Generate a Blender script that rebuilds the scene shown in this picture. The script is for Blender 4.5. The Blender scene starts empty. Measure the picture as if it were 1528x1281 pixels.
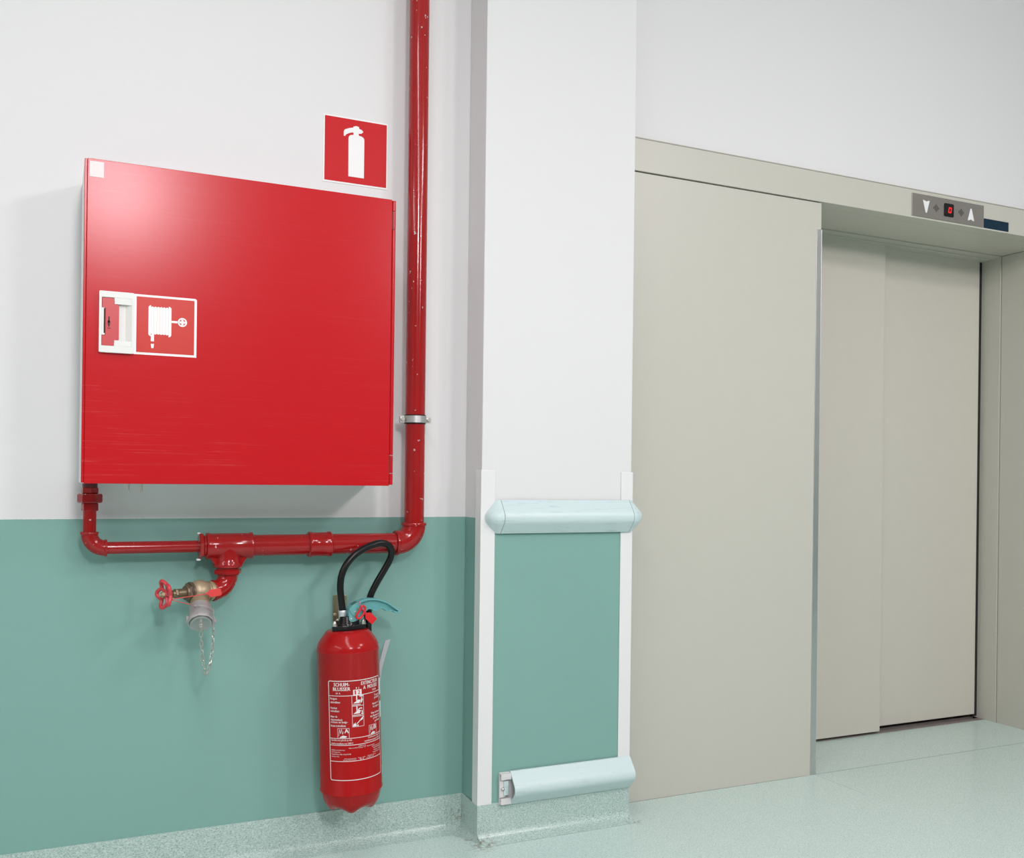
import bpy, bmesh, math, random
from mathutils import Vector, Matrix
random.seed(7)
C = bpy.context.scene.collection
sc = bpy.context.scene
PI = math.pi

# ------------------------------------------------------------------ camera
cam_d = bpy.data.cameras.new('camera')
cam = bpy.data.objects.new('camera', cam_d); C.objects.link(cam)
cam_d.sensor_fit = 'HORIZONTAL'; cam_d.sensor_width = 36.0
cam_d.lens = 36.0 * 1461.1 / 1528
cam_d.shift_y = (713.95 - 640.5) / 1528
cam_d.clip_start = 0.05
yaw, roll = 0.4395, 0.01222
cam.matrix_world = (Matrix.Translation((0, -2.84, 1.10)) @ Matrix.Rotation(-yaw, 4, 'Z')
                    @ Matrix.Rotation(PI/2, 4, 'X') @ Matrix.Rotation(roll, 4, 'Z'))
sc.camera = cam

# ------------------------------------------------------------------ world, lights, exposure
world = bpy.data.worlds.new('world'); sc.world = world; world.use_nodes = True
world.node_tree.nodes['Background'].inputs[0].default_value = (0.9, 0.95, 1, 1)
world.node_tree.nodes['Background'].inputs[1].default_value = 0.05
sc.view_settings.view_transform = 'Standard'
sc.view_settings.look = 'None'
sc.view_settings.gamma = 1.0
sc.view_settings.use_curve_mapping = False
sc.view_settings.exposure = -0.05
CEIL = 3.30
LAMP_Z = 3.0
LAMPS = [  # x, y, size x, size y, watts, point the lamp is aimed at
    (0.15, -2.50, 0.25, 2.60, 35, (0.15, -2.50, 0.0)),
    (0.38, -4.75, 0.42, 0.42, 58, (0.40, -0.24, 0.60)),
    (-2.60, -2.50, 0.25, 2.60, 44, (-2.60, -2.50, 0.0)),  # added fill lamp out of view, brightens the pillar's left side
    (2.90, -2.50, 0.55, 0.55, 34, (2.95, -1.90, 0.00)),
    (3.20, -4.90, 0.60, 0.60, 46, (3.00, 0.00, 0.30)),
]
for lx, ly, sx, sy, w, aim in LAMPS:
    ld = bpy.data.lights.new('ceiling_and_fill_lamp', 'AREA'); ld.shape = 'RECTANGLE'
    ld.size = sx; ld.size_y = sy; ld.energy = w; ld.color = (1.0, 0.912, 0.950)
    lo = bpy.data.objects.new('ceiling_and_fill_lamp', ld); C.objects.link(lo)
    lo.location = (lx, ly, LAMP_Z)
    lo.rotation_euler = (Vector(aim) - Vector((lx, ly, LAMP_Z))).to_track_quat('-Z', 'Y').to_euler()

# ------------------------------------------------------------------ materials
def nodes_of(name):
    m = bpy.data.materials.new(name); m.use_nodes = True
    nt = m.node_tree
    return m, nt, nt.nodes['Principled BSDF']
def N(nt, t, **kw):
    n = nt.nodes.new(t)
    for k, v in kw.items(): setattr(n, k, v)
    return n
def ramp(nt, stops, interp='LINEAR'):
    r = N(nt, 'ShaderNodeValToRGB'); cr = r.color_ramp; cr.interpolation = interp
    while len(cr.elements) < len(stops): cr.elements.new(0.5)
    for e, (p, c) in zip(cr.elements, stops):
        e.position = p; e.color = (c[0], c[1], c[2], 1) if not isinstance(c, float) else (c, c, c, 1)
    return r
def mixc(nt, fac, a, b):
    m = N(nt, 'ShaderNodeMix', data_type='RGBA')
    for s, v in ((0, fac), (6, a), (7, b)):
        if hasattr(v, 'links') or isinstance(v, bpy.types.NodeSocket): nt.links.new(v, m.inputs[s])
        else: m.inputs[s].default_value = v if s == 0 else (v[0], v[1], v[2], 1)
    return m.outputs[2]
def pos(nt, scale=(1, 1, 1), obj=False):
    if obj: o = N(nt, 'ShaderNodeTexCoord').outputs['Object']
    else: o = N(nt, 'ShaderNodeNewGeometry').outputs['Position']
    mp = N(nt, 'ShaderNodeMapping'); mp.inputs['Scale'].default_value = scale
    nt.links.new(o, mp.inputs[0]); return mp.outputs[0]
def noise(nt, vec, scale, detail=3, rough=0.55):
    n = N(nt, 'ShaderNodeTexNoise'); n.inputs['Scale'].default_value = scale
    n.inputs['Detail'].default_value = detail; n.inputs['Roughness'].default_value = rough
    nt.links.new(vec, n.inputs['Vector']); return n.outputs[0]
def bump(nt, bsdf, h, strength, dist=0.001):
    b = N(nt, 'ShaderNodeBump'); b.inputs['Strength'].default_value = strength
    b.inputs['Distance'].default_value = dist
    nt.links.new(h, b.inputs['Height']); nt.links.new(b.outputs[0], bsdf.inputs['Normal'])
def plain(name, col, rough=0.5, metal=0.0, bump_scale=0, bump_str=0.1, var=0.0, spec=0.5, coat=0.0):
    m, nt, b = nodes_of(name)
    b.inputs['Base Color'].default_value = (*col, 1)
    b.inputs['Roughness'].default_value = rough; b.inputs['Metallic'].default_value = metal
    b.inputs['Specular IOR Level'].default_value = spec
    if coat: b.inputs['Coat Weight'].default_value = coat; b.inputs['Coat Roughness'].default_value = 0.08
    p = pos(nt)
    if var:
        n = noise(nt, p, 14)
        c = mixc(nt, n, [x*(1-var) for x in col], [min(1, x*(1+var)) for x in col])
        nt.links.new(c, b.inputs['Base Color'])
    if bump_scale: bump(nt, b, noise(nt, p, bump_scale, 2), bump_str)
    return m

WHITE = (0.755, 0.76, 0.755); TEAL = (0.222, 0.415, 0.366)
def wall_paint():
    m, nt, b = nodes_of('two_tone_wall_paint')
    g = N(nt, 'ShaderNodeNewGeometry'); sx = N(nt, 'ShaderNodeSeparateXYZ')
    nt.links.new(g.outputs['Position'], sx.inputs[0])
    p = pos(nt)
    n = noise(nt, p, 90, 2)
    w = N(nt, 'ShaderNodeMath', operation='MULTIPLY_ADD'); w.inputs[1].default_value = 0.0018; w.inputs[2].default_value = -0.0009
    nt.links.new(n, w.inputs[0])
    a = N(nt, 'ShaderNodeMath', operation='ADD'); nt.links.new(sx.outputs[2], a.inputs[0]); nt.links.new(w.outputs[0], a.inputs[1])
    lt = N(nt, 'ShaderNodeMath', operation='LESS_THAN'); lt.inputs[1].default_value = 0.9775
    nt.links.new(a.outputs[0], lt.inputs[0])
    big = noise(nt, p, 1.7, 4)
    tc = mixc(nt, big, [x*0.95 for x in TEAL], [x*1.05 for x in TEAL])
    # small chips in the teal paint
    ch = noise(nt, pos(nt, (1, 1, 2.6)), 34, 2)
    cr = ramp(nt, [(0.0, 0.0), (0.795, 0.0), (0.81, 0.55)]); nt.links.new(ch, cr.inputs[0])
    tc = mixc(nt, cr.outputs[0], tc, (0.55, 0.66, 0.62))
    wc = mixc(nt, big, [x*0.985 for x in WHITE], WHITE)
    nt.links.new(mixc(nt, lt.outputs[0], wc, tc), b.inputs['Base Color'])
    rg = N(nt, 'ShaderNodeMapRange'); rg.inputs[3].default_value = 0.62; rg.inputs[4].default_value = 0.42
    nt.links.new(lt.outputs[0], rg.inputs[0]); nt.links.new(rg.outputs[0], b.inputs['Roughness'])
    b.inputs['Specular IOR Level'].default_value = 0.3
    bump(nt, b, noise(nt, p, 260, 3), 0.06, 0.0008)
    return m
M_WALL = wall_paint()
def lino(name, dark, base, light, wear=0.0):
    m, nt, b = nodes_of(name)
    p = pos(nt, (1.0, 1.7, 1.7))
    n1 = noise(nt, p, 210, 3, 0.65)
    r1 = ramp(nt, [(0.0, dark), (0.36, dark), (0.46, base), (0.58, base), (0.68, light), (1.0, light)])
    nt.links.new(n1, r1.inputs[0])
    v = N(nt, 'ShaderNodeTexVoronoi'); v.inputs['Scale'].default_value = 290
    nt.links.new(p, v.inputs['Vector'])
    s = N(nt, 'ShaderNodeSeparateColor'); nt.links.new(v.outputs['Color'], s.inputs[0])
    rr = ramp(nt, [(0.0, 0.0), (0.86, 0.0), (0.9, 0.55)]); nt.links.new(s.outputs[0], rr.inputs[0])
    c = mixc(nt, rr.outputs[0], r1.outputs[0], light)
    rd = ramp(nt, [(0.0, 0.0), (0.9, 0.0), (0.94, 0.5)]); nt.links.new(s.outputs[1], rd.inputs[0])
    c = mixc(nt, rd.outputs[0], c, dark)
    big = noise(nt, pos(nt), 3.0, 4)
    c = mixc(nt, big, c, mixc(nt, 0.10, c, light))
    for cx, cy, cz, rad, hi in ((1.178, -.165, .004, .055, .52), (1.163, -.012, .055, .035, .54), (1.155, -.10, .004, .045, .60), (1.705, -.165, .004, .04, .55)):
        vd = N(nt, 'ShaderNodeVectorMath', operation='DISTANCE'); vd.inputs[1].default_value = (cx, cy, cz)
        nt.links.new(pos(nt), vd.inputs[0])
        rm = N(nt, 'ShaderNodeMapRange'); rm.inputs[1].default_value = rad; rm.inputs[2].default_value = rad*0.1
        nt.links.new(vd.outputs['Value'], rm.inputs[0])
        gr = ramp(nt, [(0.0, 0.0), (hi-0.06, 0.0), (hi+0.06, 0.75)]); nt.links.new(noise(nt, pos(nt), 70, 4), gr.inputs[0])
        mm = N(nt, 'ShaderNodeMath', operation='MULTIPLY'); nt.links.new(rm.outputs[0], mm.inputs[0]); nt.links.new(gr.outputs[0], mm.inputs[1])
        c = mixc(nt, mm.outputs[0], c, (0.17, 0.125, 0.075))
    nt.links.new(c, b.inputs['Base Color'])
    b.inputs['Roughness'].default_value = 0.27
    bump(nt, b, noise(nt, pos(nt), 120, 3), 0.05, 0.0006)
    return m
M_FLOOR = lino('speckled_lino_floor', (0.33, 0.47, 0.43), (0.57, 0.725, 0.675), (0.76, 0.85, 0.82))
M_COVE = lino('speckled_lino_cove_shaded', (0.21, 0.33, 0.295), (0.43, 0.57, 0.52), (0.68, 0.77, 0.74))  # same lino as the floor, shade on the upright cove darkened into its colours
def scratched_red():
    m, nt, b = nodes_of('scratched_red_enamel')
    col = (0.52, 0.008, 0.013)
    p = pos(nt, (2.2, 1, 170))
    n = noise(nt, p, 2.0, 6, 0.75)
    big = noise(nt, pos(nt, (1.4, 1, 3)), 2.2, 2)
    r = ramp(nt, [(0.0, 0.0), (0.55, 0.0), (0.70, 0.36)]); nt.links.new(n, r.inputs[0])
    rb = ramp(nt, [(0.0, 0.10), (0.44, 0.12), (0.62, 1.0)])
    xyz = N(nt, 'ShaderNodeSeparateXYZ'); nt.links.new(pos(nt), xyz.inputs[0])
    lowz = N(nt, 'ShaderNodeMapRange'); lowz.inputs[1].default_value = 1.42; lowz.inputs[2].default_value = 1.12; lowz.inputs[3].default_value = -0.16; lowz.inputs[4].default_value = 0.10
    nt.links.new(xyz.outputs[2], lowz.inputs[0])
    lefx = N(nt, 'ShaderNodeMapRange'); lefx.inputs[1].default_value = 0.75; lefx.inputs[2].default_value = 0.25; lefx.inputs[3].default_value = -0.14; lefx.inputs[4].default_value = 0.06
    nt.links.new(xyz.outputs[0], lefx.inputs[0])
    s1 = N(nt, 'ShaderNodeMath', operation='ADD'); nt.links.new(big, s1.inputs[0]); nt.links.new(lowz.outputs[0], s1.inputs[1])
    s2 = N(nt, 'ShaderNodeMath', operation='ADD'); nt.links.new(s1.outputs[0], s2.inputs[0]); nt.links.new(lefx.outputs[0], s2.inputs[1])
    nt.links.new(s2.outputs[0], rb.inputs[0])
    mu = N(nt, 'ShaderNodeMath', operation='MULTIPLY'); nt.links.new(r.outputs[0], mu.inputs[0]); nt.links.new(rb.outputs[0], mu.inputs[1])
    nt.links.new(mixc(nt, mu.outputs[0], col, (0.75, 0.32, 0.32)), b.inputs['Base Color'])
    b.inputs['Roughness'].default_value = 0.225; b.inputs['Specular IOR Level'].default_value = 0.32
    bump(nt, b, noise(nt, pos(nt), 420, 2), 0.10, 0.0006)
    return m
M_DOOR = scratched_red()
def chipped_red():
    m, nt, b = nodes_of('glossy_red_pipe_paint')
    n = noise(nt, pos(nt), 75, 2)
    r = ramp(nt, [(0.0, 0.0), (0.715, 0.0), (0.73, 0.85)]); nt.links.new(n, r.inputs[0])
    big = noise(nt, pos(nt), 9, 3)
    base = mixc(nt, big, (0.29, 0.008, 0.009), (0.39, 0.010, 0.011))
    nt.links.new(mixc(nt, r.outputs[0], base, (0.62, 0.56, 0.55)), b.inputs['Base Color'])
    b.inputs['Roughness'].default_value = 0.13; b.inputs['Specular IOR Level'].default_value = 0.45
    bump(nt, b, noise(nt, pos(nt), 60, 3), 0.12, 0.0012)
    return m
M_PIPE = chipped_red()
M_EXT = plain('extinguisher_red_enamel', (0.40, 0.009, 0.010), 0.17, bump_scale=30, bump_str=0.02, spec=0.24)
M_SIGNRED = plain('sign_red', (0.56, 0.010, 0.014), 0.4, var=0.03, spec=0.22)
M_SIGNWHITE = plain('sign_white', (0.86, 0.87, 0.86), 0.4, var=0.02)
M_BODY = plain('white_cabinet_enamel', (0.80, 0.79, 0.78), 0.4, bump_scale=200, bump_str=0.03)
M_PALEPLASTIC = plain('pale_grey_plastic', (0.77, 0.79, 0.75), 0.42, var=0.02)
M_DULLRED = plain('faded_red_plastic', (0.56, 0.055, 0.06), 0.32, var=0.06)
M_STICKRED = plain('faded_red_sticker', (0.58, 0.045, 0.035), 0.32, var=0.05, spec=0.3)
M_DARK = plain('black_gap', (0.012, 0.012, 0.012), 0.6, var=0.1)
M_CREAM = plain('cream_metal_enamel', (0.565, 0.56, 0.49), 0.38, bump_scale=300, bump_str=0.05, var=0.015)
M_CREAM2 = plain('cream_door_enamel', (0.62, 0.60, 0.525), 0.33, bump_scale=260, bump_str=0.06, var=0.02)
M_STEEL = plain('brushed_steel', (0.66, 0.66, 0.65), 0.38, 1.0, var=0.06)
M_PLATE = plain('brushed_nickel_plate', (0.36, 0.33, 0.30), 0.40, 0.7, var=0.10)
M_BLUE = plain('dark_blue_vinyl', (0.006, 0.028, 0.050), 0.5, var=0.04, spec=0.2)
M_GUARD = plain('white_pvc_guard', (0.80, 0.81, 0.80), 0.35, var=0.02)
def rail_vinyl():
    m, nt, b = nodes_of('pale_aqua_vinyl')
    col = (0.60, 0.735, 0.735)
    n = noise(nt, pos(nt, (9, 60, 95)), 1.6, 5, 0.72)
    big = noise(nt, pos(nt, (4, 1, 1)), 2.5, 2)
    r = ramp(nt, [(0.0, 0.0), (0.54, 0.0), (0.70, 0.6)]); nt.links.new(n, r.inputs[0])
    rb = ramp(nt, [(0.0, 0.0), (0.42, 0.05), (0.56, 0.9)]); nt.links.new(big, rb.inputs[0])
    mu = N(nt, 'ShaderNodeMath', operation='MULTIPLY'); nt.links.new(r.outputs[0], mu.inputs[0]); nt.links.new(rb.outputs[0], mu.inputs[1])
    nt.links.new(mixc(nt, mu.outputs[0], col, (0.33, 0.45, 0.46)), b.inputs['Base Color'])
    b.inputs['Roughness'].default_value = 0.38
    bump(nt, b, noise(nt, pos(nt), 350, 2), 0.05, 0.0006)
    return m
M_RAIL = rail_vinyl()
M_SEAM = plain('dark_aqua_seam', (0.16, 0.26, 0.26), 0.6, var=0.05)
M_ALU = plain('white_aluminium_bracket', (0.72, 0.71, 0.71), 0.4, var=0.04)
M_BRASS = plain('aged_brass', (0.43, 0.345, 0.225), 0.40, 0.4, var=0.25, bump_scale=120, bump_str=0.1)
M_BRASSD = plain('dark_bronze', (0.17, 0.125, 0.085), 0.38, 0.45, var=0.3)
M_CAST = plain('cast_aluminium', (0.50, 0.475, 0.475), 0.42, 0.6, var=0.12, bump_scale=150, bump_str=0.15)
M_CHAIN = plain('zinc_chain', (0.55, 0.53, 0.48), 0.32, 0.8, var=0.2)
M_WHEEL = plain('salmon_red_enamel', (0.62, 0.05, 0.065), 0.3, var=0.05)
M_TAGRED = plain('bright_red_plastic', (0.72, 0.055, 0.05), 0.4, var=0.04)
M_SEALRED = plain('seal_red_plastic', (0.66, 0.012, 0.016), 0.35, var=0.04)
M_PINK = plain('pink_string', (0.70, 0.06, 0.16), 0.5, var=0.04)
M_RUBBER = plain('black_rubber', (0.007, 0.007, 0.007), 0.28, var=0.1, spec=0.3)
M_BLACKPL = plain('black_plastic', (0.009, 0.008, 0.009), 0.22, var=0.1, spec=0.35)
M_TEALPL = plain('teal_plastic', (0.13, 0.385, 0.385), 0.35, var=0.03)
M_TEALPL2 = plain('teal_plastic_recess', (0.125, 0.37, 0.37), 0.45, var=0.03)
M_CRIMP = plain('crimped_aluminium', (0.72, 0.72, 0.74), 0.34, 0.6, var=0.06)
M_NICKEL = plain('nickel_nut', (0.62, 0.60, 0.54), 0.3, 0.8, var=0.05)
M_ZINC = plain('yellow_zinc_plate', (0.50, 0.43, 0.27), 0.3, 0.8, var=0.12)
M_GREYPL = plain('grey_plastic', (0.42, 0.45, 0.46), 0.45, var=0.05)
M_PRINT = plain('white_label_print', (0.82, 0.78, 0.77), 0.45, var=0.02)
M_CEIL = plain('white_ceiling_paint', (0.84, 0.84, 0.83), 0.8, bump_scale=80, bump_str=0.05)
def emis(name, col, s):
    m, nt, b = nodes_of(name)
    b.inputs['Base Color'].default_value = (*[c*0.5 for c in col], 1)
    n = noise(nt, pos(nt), 400, 1)
    nt.links.new(mixc(nt, n, [c*0.9 for c in col], col), b.inputs['Emission Color'])
    b.inputs['Emission Strength'].default_value = s
    return m
M_LED = emis('red_led', (1.0, 0.02, 0.02), 1.0)

# ------------------------------------------------------------------ mesh helpers
def frame(d):
    d = Vector(d).normalized()
    u = d.cross(Vector((0, 0, 1)))
    if u.length < 1e-4: u = Vector((1, 0, 0))
    u.normalize(); v = u.cross(d).normalized()
    return d, u, v
class MB:
    def __init__(s): s.v = []; s.f = []; s.sm = []
    def add(s, vs, fs, smooth=False):
        o = len(s.v); s.v += [tuple(x) for x in vs]
        for f in fs: s.f.append([i+o for i in f]); s.sm.append(smooth)
        return s
    def box(s, x0, x1, y0, y1, z0, z1):
        x0, x1 = min(x0, x1), max(x0, x1); y0, y1 = min(y0, y1), max(y0, y1); z0, z1 = min(z0, z1), max(z0, z1)
        v = [(x, y, z) for z in (z0, z1) for y in (y0, y1) for x in (x0, x1)]
        return s.add(v, [(0,2,3,1), (4,5,7,6), (0,1,5,4), (2,6,7,3), (0,4,6,2), (1,3,7,5)])
    def lathe(s, p, d, prof, n=32, smooth=True, cap=True, phase=0.0, rf=None):
        # prof: (t along d, radius)
        d, u, v = frame(d); p = Vector(p); vs = []; fs = []
        for t, r in prof:
            for k in range(n):
                a = 2*PI*k/n + phase
                rr = r*(rf(a) if rf else 1)
                vs.append(p + d*t + u*(rr*math.cos(a)) + v*(rr*math.sin(a)))
        m = len(prof)
        for i in range(m-1):
            for k in range(n):
                k2 = (k+1) % n
                fs.append((i*n+k, i*n+k2, (i+1)*n+k2, (i+1)*n+k))
        s.add(vs, fs, smooth)
        if cap:
            o = len(s.v)
            s.add([vs[k] for k in range(n)], [tuple(range(n-1, -1, -1))])
            s.add([vs[(m-1)*n+k] for k in range(n)], [tuple(range(n))])
        return s
    def cyl(s, p0, p1, r, n=28):
        p0 = Vector(p0); p1 = Vector(p1); L = (p1-p0).length; c = min(r*0.12, L*0.2)
        return s.lathe(p0, p1-p0, [(0, r-c), (c, r), (L-c, r), (L, r-c)], n)
    def hexn(s, p0, p1, r, phase=0.0):
        p0 = Vector(p0); p1 = Vector(p1); L = (p1-p0).length; c = min(r*0.1, L*0.15)
        return s.lathe(p0, p1-p0, [(0, r-c), (c, r), (L-c, r), (L, r-c)], 6, smooth=False, phase=phase)
    def tube(s, path, r, n=16, closed=False, smooth=True):
        path = [Vector(p) for p in path]; m = len(path)
        rs = r if isinstance(r, (list, tuple)) else [r]*m
        vs = []; fs = []; u = None
        for i in range(m):
            if closed: t = path[(i+1) % m] - path[i-1]
            else: t = path[min(i+1, m-1)] - path[max(i-1, 0)]
            t.normalize()
            if u is None: _, u, _ = frame(t)
            u = (u - t*u.dot(t)).normalized(); v = t.cross(u)
            for k in range(n):
                a = 2*PI*k/n
                vs.append(path[i] + u*(rs[i]*math.cos(a)) + v*(rs[i]*math.sin(a)))
        for i in range(m if closed else m-1):
            j = (i+1) % m
            for k in range(n):
                k2 = (k+1) % n
                fs.append((i*n+k, i*n+k2, j*n+k2, j*n+k))
        s.add(vs, fs, smooth)
        if not closed:
            s.add(vs[:n], [tuple(range(n-1, -1, -1))]); s.add(vs[-n:], [tuple(range(n))])
        return s
    def prism(s, pts, y0, y1):
        # outline in x,z extruded along y
        n = len(pts)
        v = [(x, y0, z) for x, z in pts] + [(x, y1, z) for x, z in pts]
        f = [tuple(range(n)), tuple(range(2*n-1, n-1, -1))]
        f += [(i, n+i, n+(i+1) % n, (i+1) % n) for i in range(n)]
        return s.add(v, f)
    def prism_x(s, pts, x0, x1, smooth=False):
        # outline in y,z extruded along x
        n = len(pts)
        v = [(x0, y, z) for y, z in pts] + [(x1, y, z) for y, z in pts]
        s.add(v, [(i, n+i, n+(i+1) % n, (i+1) % n) for i in range(n)], smooth)
        s.add(v[:n], [tuple(range(n))]); s.add(v[n:], [tuple(range(n-1, -1, -1))])
        return s
    def ring(s, outer, inner, y0, y1):
        n = len(outer)
        v = [(x, y, z) for y in (y0, y1) for P in (outer, inner) for x, z in P]
        f = []
        for i in range(n):
            j = (i+1) % n
            f += [(i, j, n+j, n+i), (2*n+i, 3*n+i, 3*n+j, 2*n+j), (i, 2*n+i, 2*n+j, j), (n+i, n+j, 3*n+j, 3*n+i)]
        return s.add(v, f)
def circ(cx, cz, r, n=20, a0=0, a1=2*PI):
    k = n if abs(a1-a0) > 6.2 else n-1
    return [(cx + r*math.cos(a0+(a1-a0)*i/k), cz + r*math.sin(a0+(a1-a0)*i/k)) for i in range(n)]
def rrect(x0, x1, z0, z1, r, n=5):
    o = []
    for cx, cz, a in ((x1-r, z1-r, 0), (x0+r, z1-r, PI/2), (x0+r, z0+r, PI), (x1-r, z0+r, 1.5*PI)):
        o += [(cx + r*math.cos(a+PI/2*i/n), cz + r*math.sin(a+PI/2*i/n)) for i in range(n+1)]
    return o
def smooth_path(pts, sub=6):
    P = [Vector(p) for p in pts]; out = []
    for i in range(len(P)-1):
        p0 = P[max(i-1, 0)]; p1 = P[i]; p2 = P[i+1]; p3 = P[min(i+2, len(P)-1)]
        for k in range(sub):
            t = k/sub
            out.append(0.5*((2*p1) + (p2-p0)*t + (2*p0-5*p1+4*p2-p3)*t*t + (3*p1-p0-3*p2+p3)*t**3))
    out.append(P[-1]); return out

WM = {}
def link(o, parent, W=None):
    C.objects.link(o)
    if parent:
        o.parent = parent; WM[o.name] = WM[parent.name]
    return o
def empty(name, loc, rot=None):
    o = bpy.data.objects.new(name, None); C.objects.link(o); o.empty_display_size = 0.05
    M = Matrix.Translation(loc)
    if rot is not None: M = M @ rot
    o.matrix_world = M; WM[o.name] = M
    return o
def obj(name, mb, mat, parent=None, bevel=0.0, local=False, seg=2):
    me = bpy.data.meshes.new(name)
    vs = mb.v
    if parent is None:
        xs, ys, zs = zip(*vs)
        loc = Vector(((min(xs)+max(xs))/2, (min(ys)+max(ys))/2, min(zs))); M = Matrix.Translation(loc)
    else: M = WM[parent.name]
    if not local:
        I = M.inverted(); vs = [I @ Vector(v) for v in vs]
    me.from_pydata(vs, [], mb.f)
    for p, s_ in zip(me.polygons, mb.sm): p.use_smooth = s_
    bm = bmesh.new(); bm.from_mesh(me)
    bmesh.ops.remove_doubles(bm, verts=bm.verts, dist=1e-6)
    bmesh.ops.recalc_face_normals(bm, faces=bm.faces)
    if bevel:
        ed = [e for e in bm.edges if len(e.link_faces) == 2 and e.calc_face_angle(0) > 0.6]
        bmesh.ops.bevel(bm, geom=ed, offset=bevel, segments=seg, affect='EDGES', profile=0.5, clamp_overlap=True)
    for e in bm.edges:
        if len(e.link_faces) == 2 and e.calc_face_angle(0) > 0.7: e.smooth = False
    bm.to_mesh(me); bm.free()
    me.materials.append(mat)
    o = bpy.data.objects.new(name, me)
    if parent is None:
        C.objects.link(o); o.matrix_world = M; WM[o.name] = M
    else: link(o, parent)
    return o
def tag(o, label, cat, group=None):
    o['label'] = label; o['category'] = cat
    if group: o['group'] = group
    return o
def struct(name, mb, mat, parent=None, bevel=0.0):
    o = obj(name, mb, mat, parent, bevel)
    if parent is None: o['kind'] = 'structure'
    return o
def text_mb(strs, T, out=None):
    """strs: (text, x0, x1, z0, z1); the glyphs are fitted to the rectangle; T maps (x,z)->3D"""
    mb = out or MB()
    for s_, x0, x1, z0, z1 in strs:
        cu = bpy.data.curves.new('lettering', 'FONT'); cu.body = s_; cu.resolution_u = 2
        to = bpy.data.objects.new('lettering', cu); C.objects.link(to)
        dg = bpy.context.evaluated_depsgraph_get(); me = to.evaluated_get(dg).to_mesh()
        P = [(v.co.x, v.co.y) for v in me.vertices]
        if P:
            ax = min(p[0] for p in P); bx = max(p[0] for p in P); az = min(p[1] for p in P); bz = max(p[1] for p in P)
            fs = [tuple(p.vertices) for p in me.polygons]
            for dx in (-0.026, 0.0, 0.026):      # struck twice for a bold face
                q = [T(x0+(p[0]+dx-ax)/(bx-ax)*(x1-x0), z0+(p[1]-az)/(bz-az)*(z1-z0)) for p in P]
                mb.add(q, fs)
        to.to_mesh_clear() if hasattr(to, 'to_mesh_clear') else None
        bpy.data.objects.remove(to); bpy.data.curves.remove(cu)
    return mb

# ================================================================== SETTING
PX0, PX1, PY = 1.1745, 1.7035, -0.128         # pillar
OX0, OX1, OZ = 2.6075, 3.955, 2.151           # lift opening
RX0, RX1, RY0 = -3.8, 6.6, -8.0
mb = MB(); mb.box(RX0, RX1, RY0, 0.0, -0.1, 0.0); mb.box(OX0-0.05, OX1+0.05, 0.0, 0.352, -0.1, 0.0)
struct('floor', mb, M_FLOOR)
# welded seams in the lino
mb = MB(); mb.box(OX0+0.004, OX1, -0.0015, 0.0015, 0.0, 0.0006)
struct('trim_8', mb, plain('seam_grey', (0.30, 0.40, 0.37), 0.5, var=0.1))
mb = MB(); mb.box(2.607, 2.6085, -0.26, -0.004, 0.0, 0.0005)
struct('trim_9', mb, plain('seam_pale', (0.42, 0.53, 0.49), 0.5, var=0.1))
mb = MB(); mb.box(RX0, RX1, RY0, 0.8, CEIL, CEIL+0.1)
struct('ceiling', mb, M_CEIL)
mb = MB(); mb.box(RX0, PX1, 0.0, 0.16, 0, CEIL); mb.box(PX1, 4.12, 0.0, 0.16, 2.263, CEIL); mb.box(4.12, RX1, 0.0, 0.16, 0, CEIL)
struct('wall_back', mb, M_WALL)
mb = MB(); mb.box(PX0, PX1, PY, 0.0, 0, CEIL)
struct('wall_pillar', mb, M_WALL, bevel=0.0025)
mb = MB(); mb.box(RX0-0.1, RX0, RY0, 0.16, 0, CEIL); struct('wall_left', mb, M_WALL)
mb = MB(); mb.box(RX1, RX1+0.1, RY0, 0.16, 0, CEIL); struct('wall_right', mb, M_WALL)
mb = MB(); mb.box(RX0, RX1, RY0-0.1, RY0, 0, CEIL); struct('wall_front', mb, M_WALL)
# lift shaft closing wall behind the doors
mb = MB(); mb.box(2.3, 4.12, 0.47, 0.55, -0.1, CEIL); struct('wall_shaft', mb, M_DARK)

# cove baseboards (mitred sweeps)
prof = [(0.0, 0.112), (0.0035, 0.1115), (0.0035, 0.036)]
for i in range(1, 8):
    a = PI/2*i/8; prof.append((0.0035 + 0.031*(1-math.cos(a)), 0.036 - 0.0325*math.sin(a)))
prof += [(0.040, 0.0022), (0.0465, 0.0008), (0.0472, 0.0)]
def cove(p0, p1):
    # p0/p1: functions offset->xy
    m = MB(); n = len(prof)
    A = [(*p0(o), z) for o, z in prof]; B = [(*p1(o), z) for o, z in prof]
    m.add(A+B, [(i, i+1, n+i+1, n+i) for i in range(n-1)], True)
    return m
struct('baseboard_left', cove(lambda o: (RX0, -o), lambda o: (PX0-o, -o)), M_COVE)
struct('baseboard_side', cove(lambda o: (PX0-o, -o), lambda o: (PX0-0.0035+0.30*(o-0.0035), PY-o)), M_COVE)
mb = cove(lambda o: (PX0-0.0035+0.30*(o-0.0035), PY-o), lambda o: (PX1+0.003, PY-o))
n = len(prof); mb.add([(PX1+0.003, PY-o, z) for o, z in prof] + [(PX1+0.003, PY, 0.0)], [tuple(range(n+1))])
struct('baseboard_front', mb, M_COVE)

mb = MB(); mb.box(PX0-0.06, PX1+0.02, PY-0.0495, PY-0.0473, 0.0, 0.0007)
struct('trim_12', mb, plain('seam_dirt', (0.36, 0.44, 0.40), 0.6, var=0.2))
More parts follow.
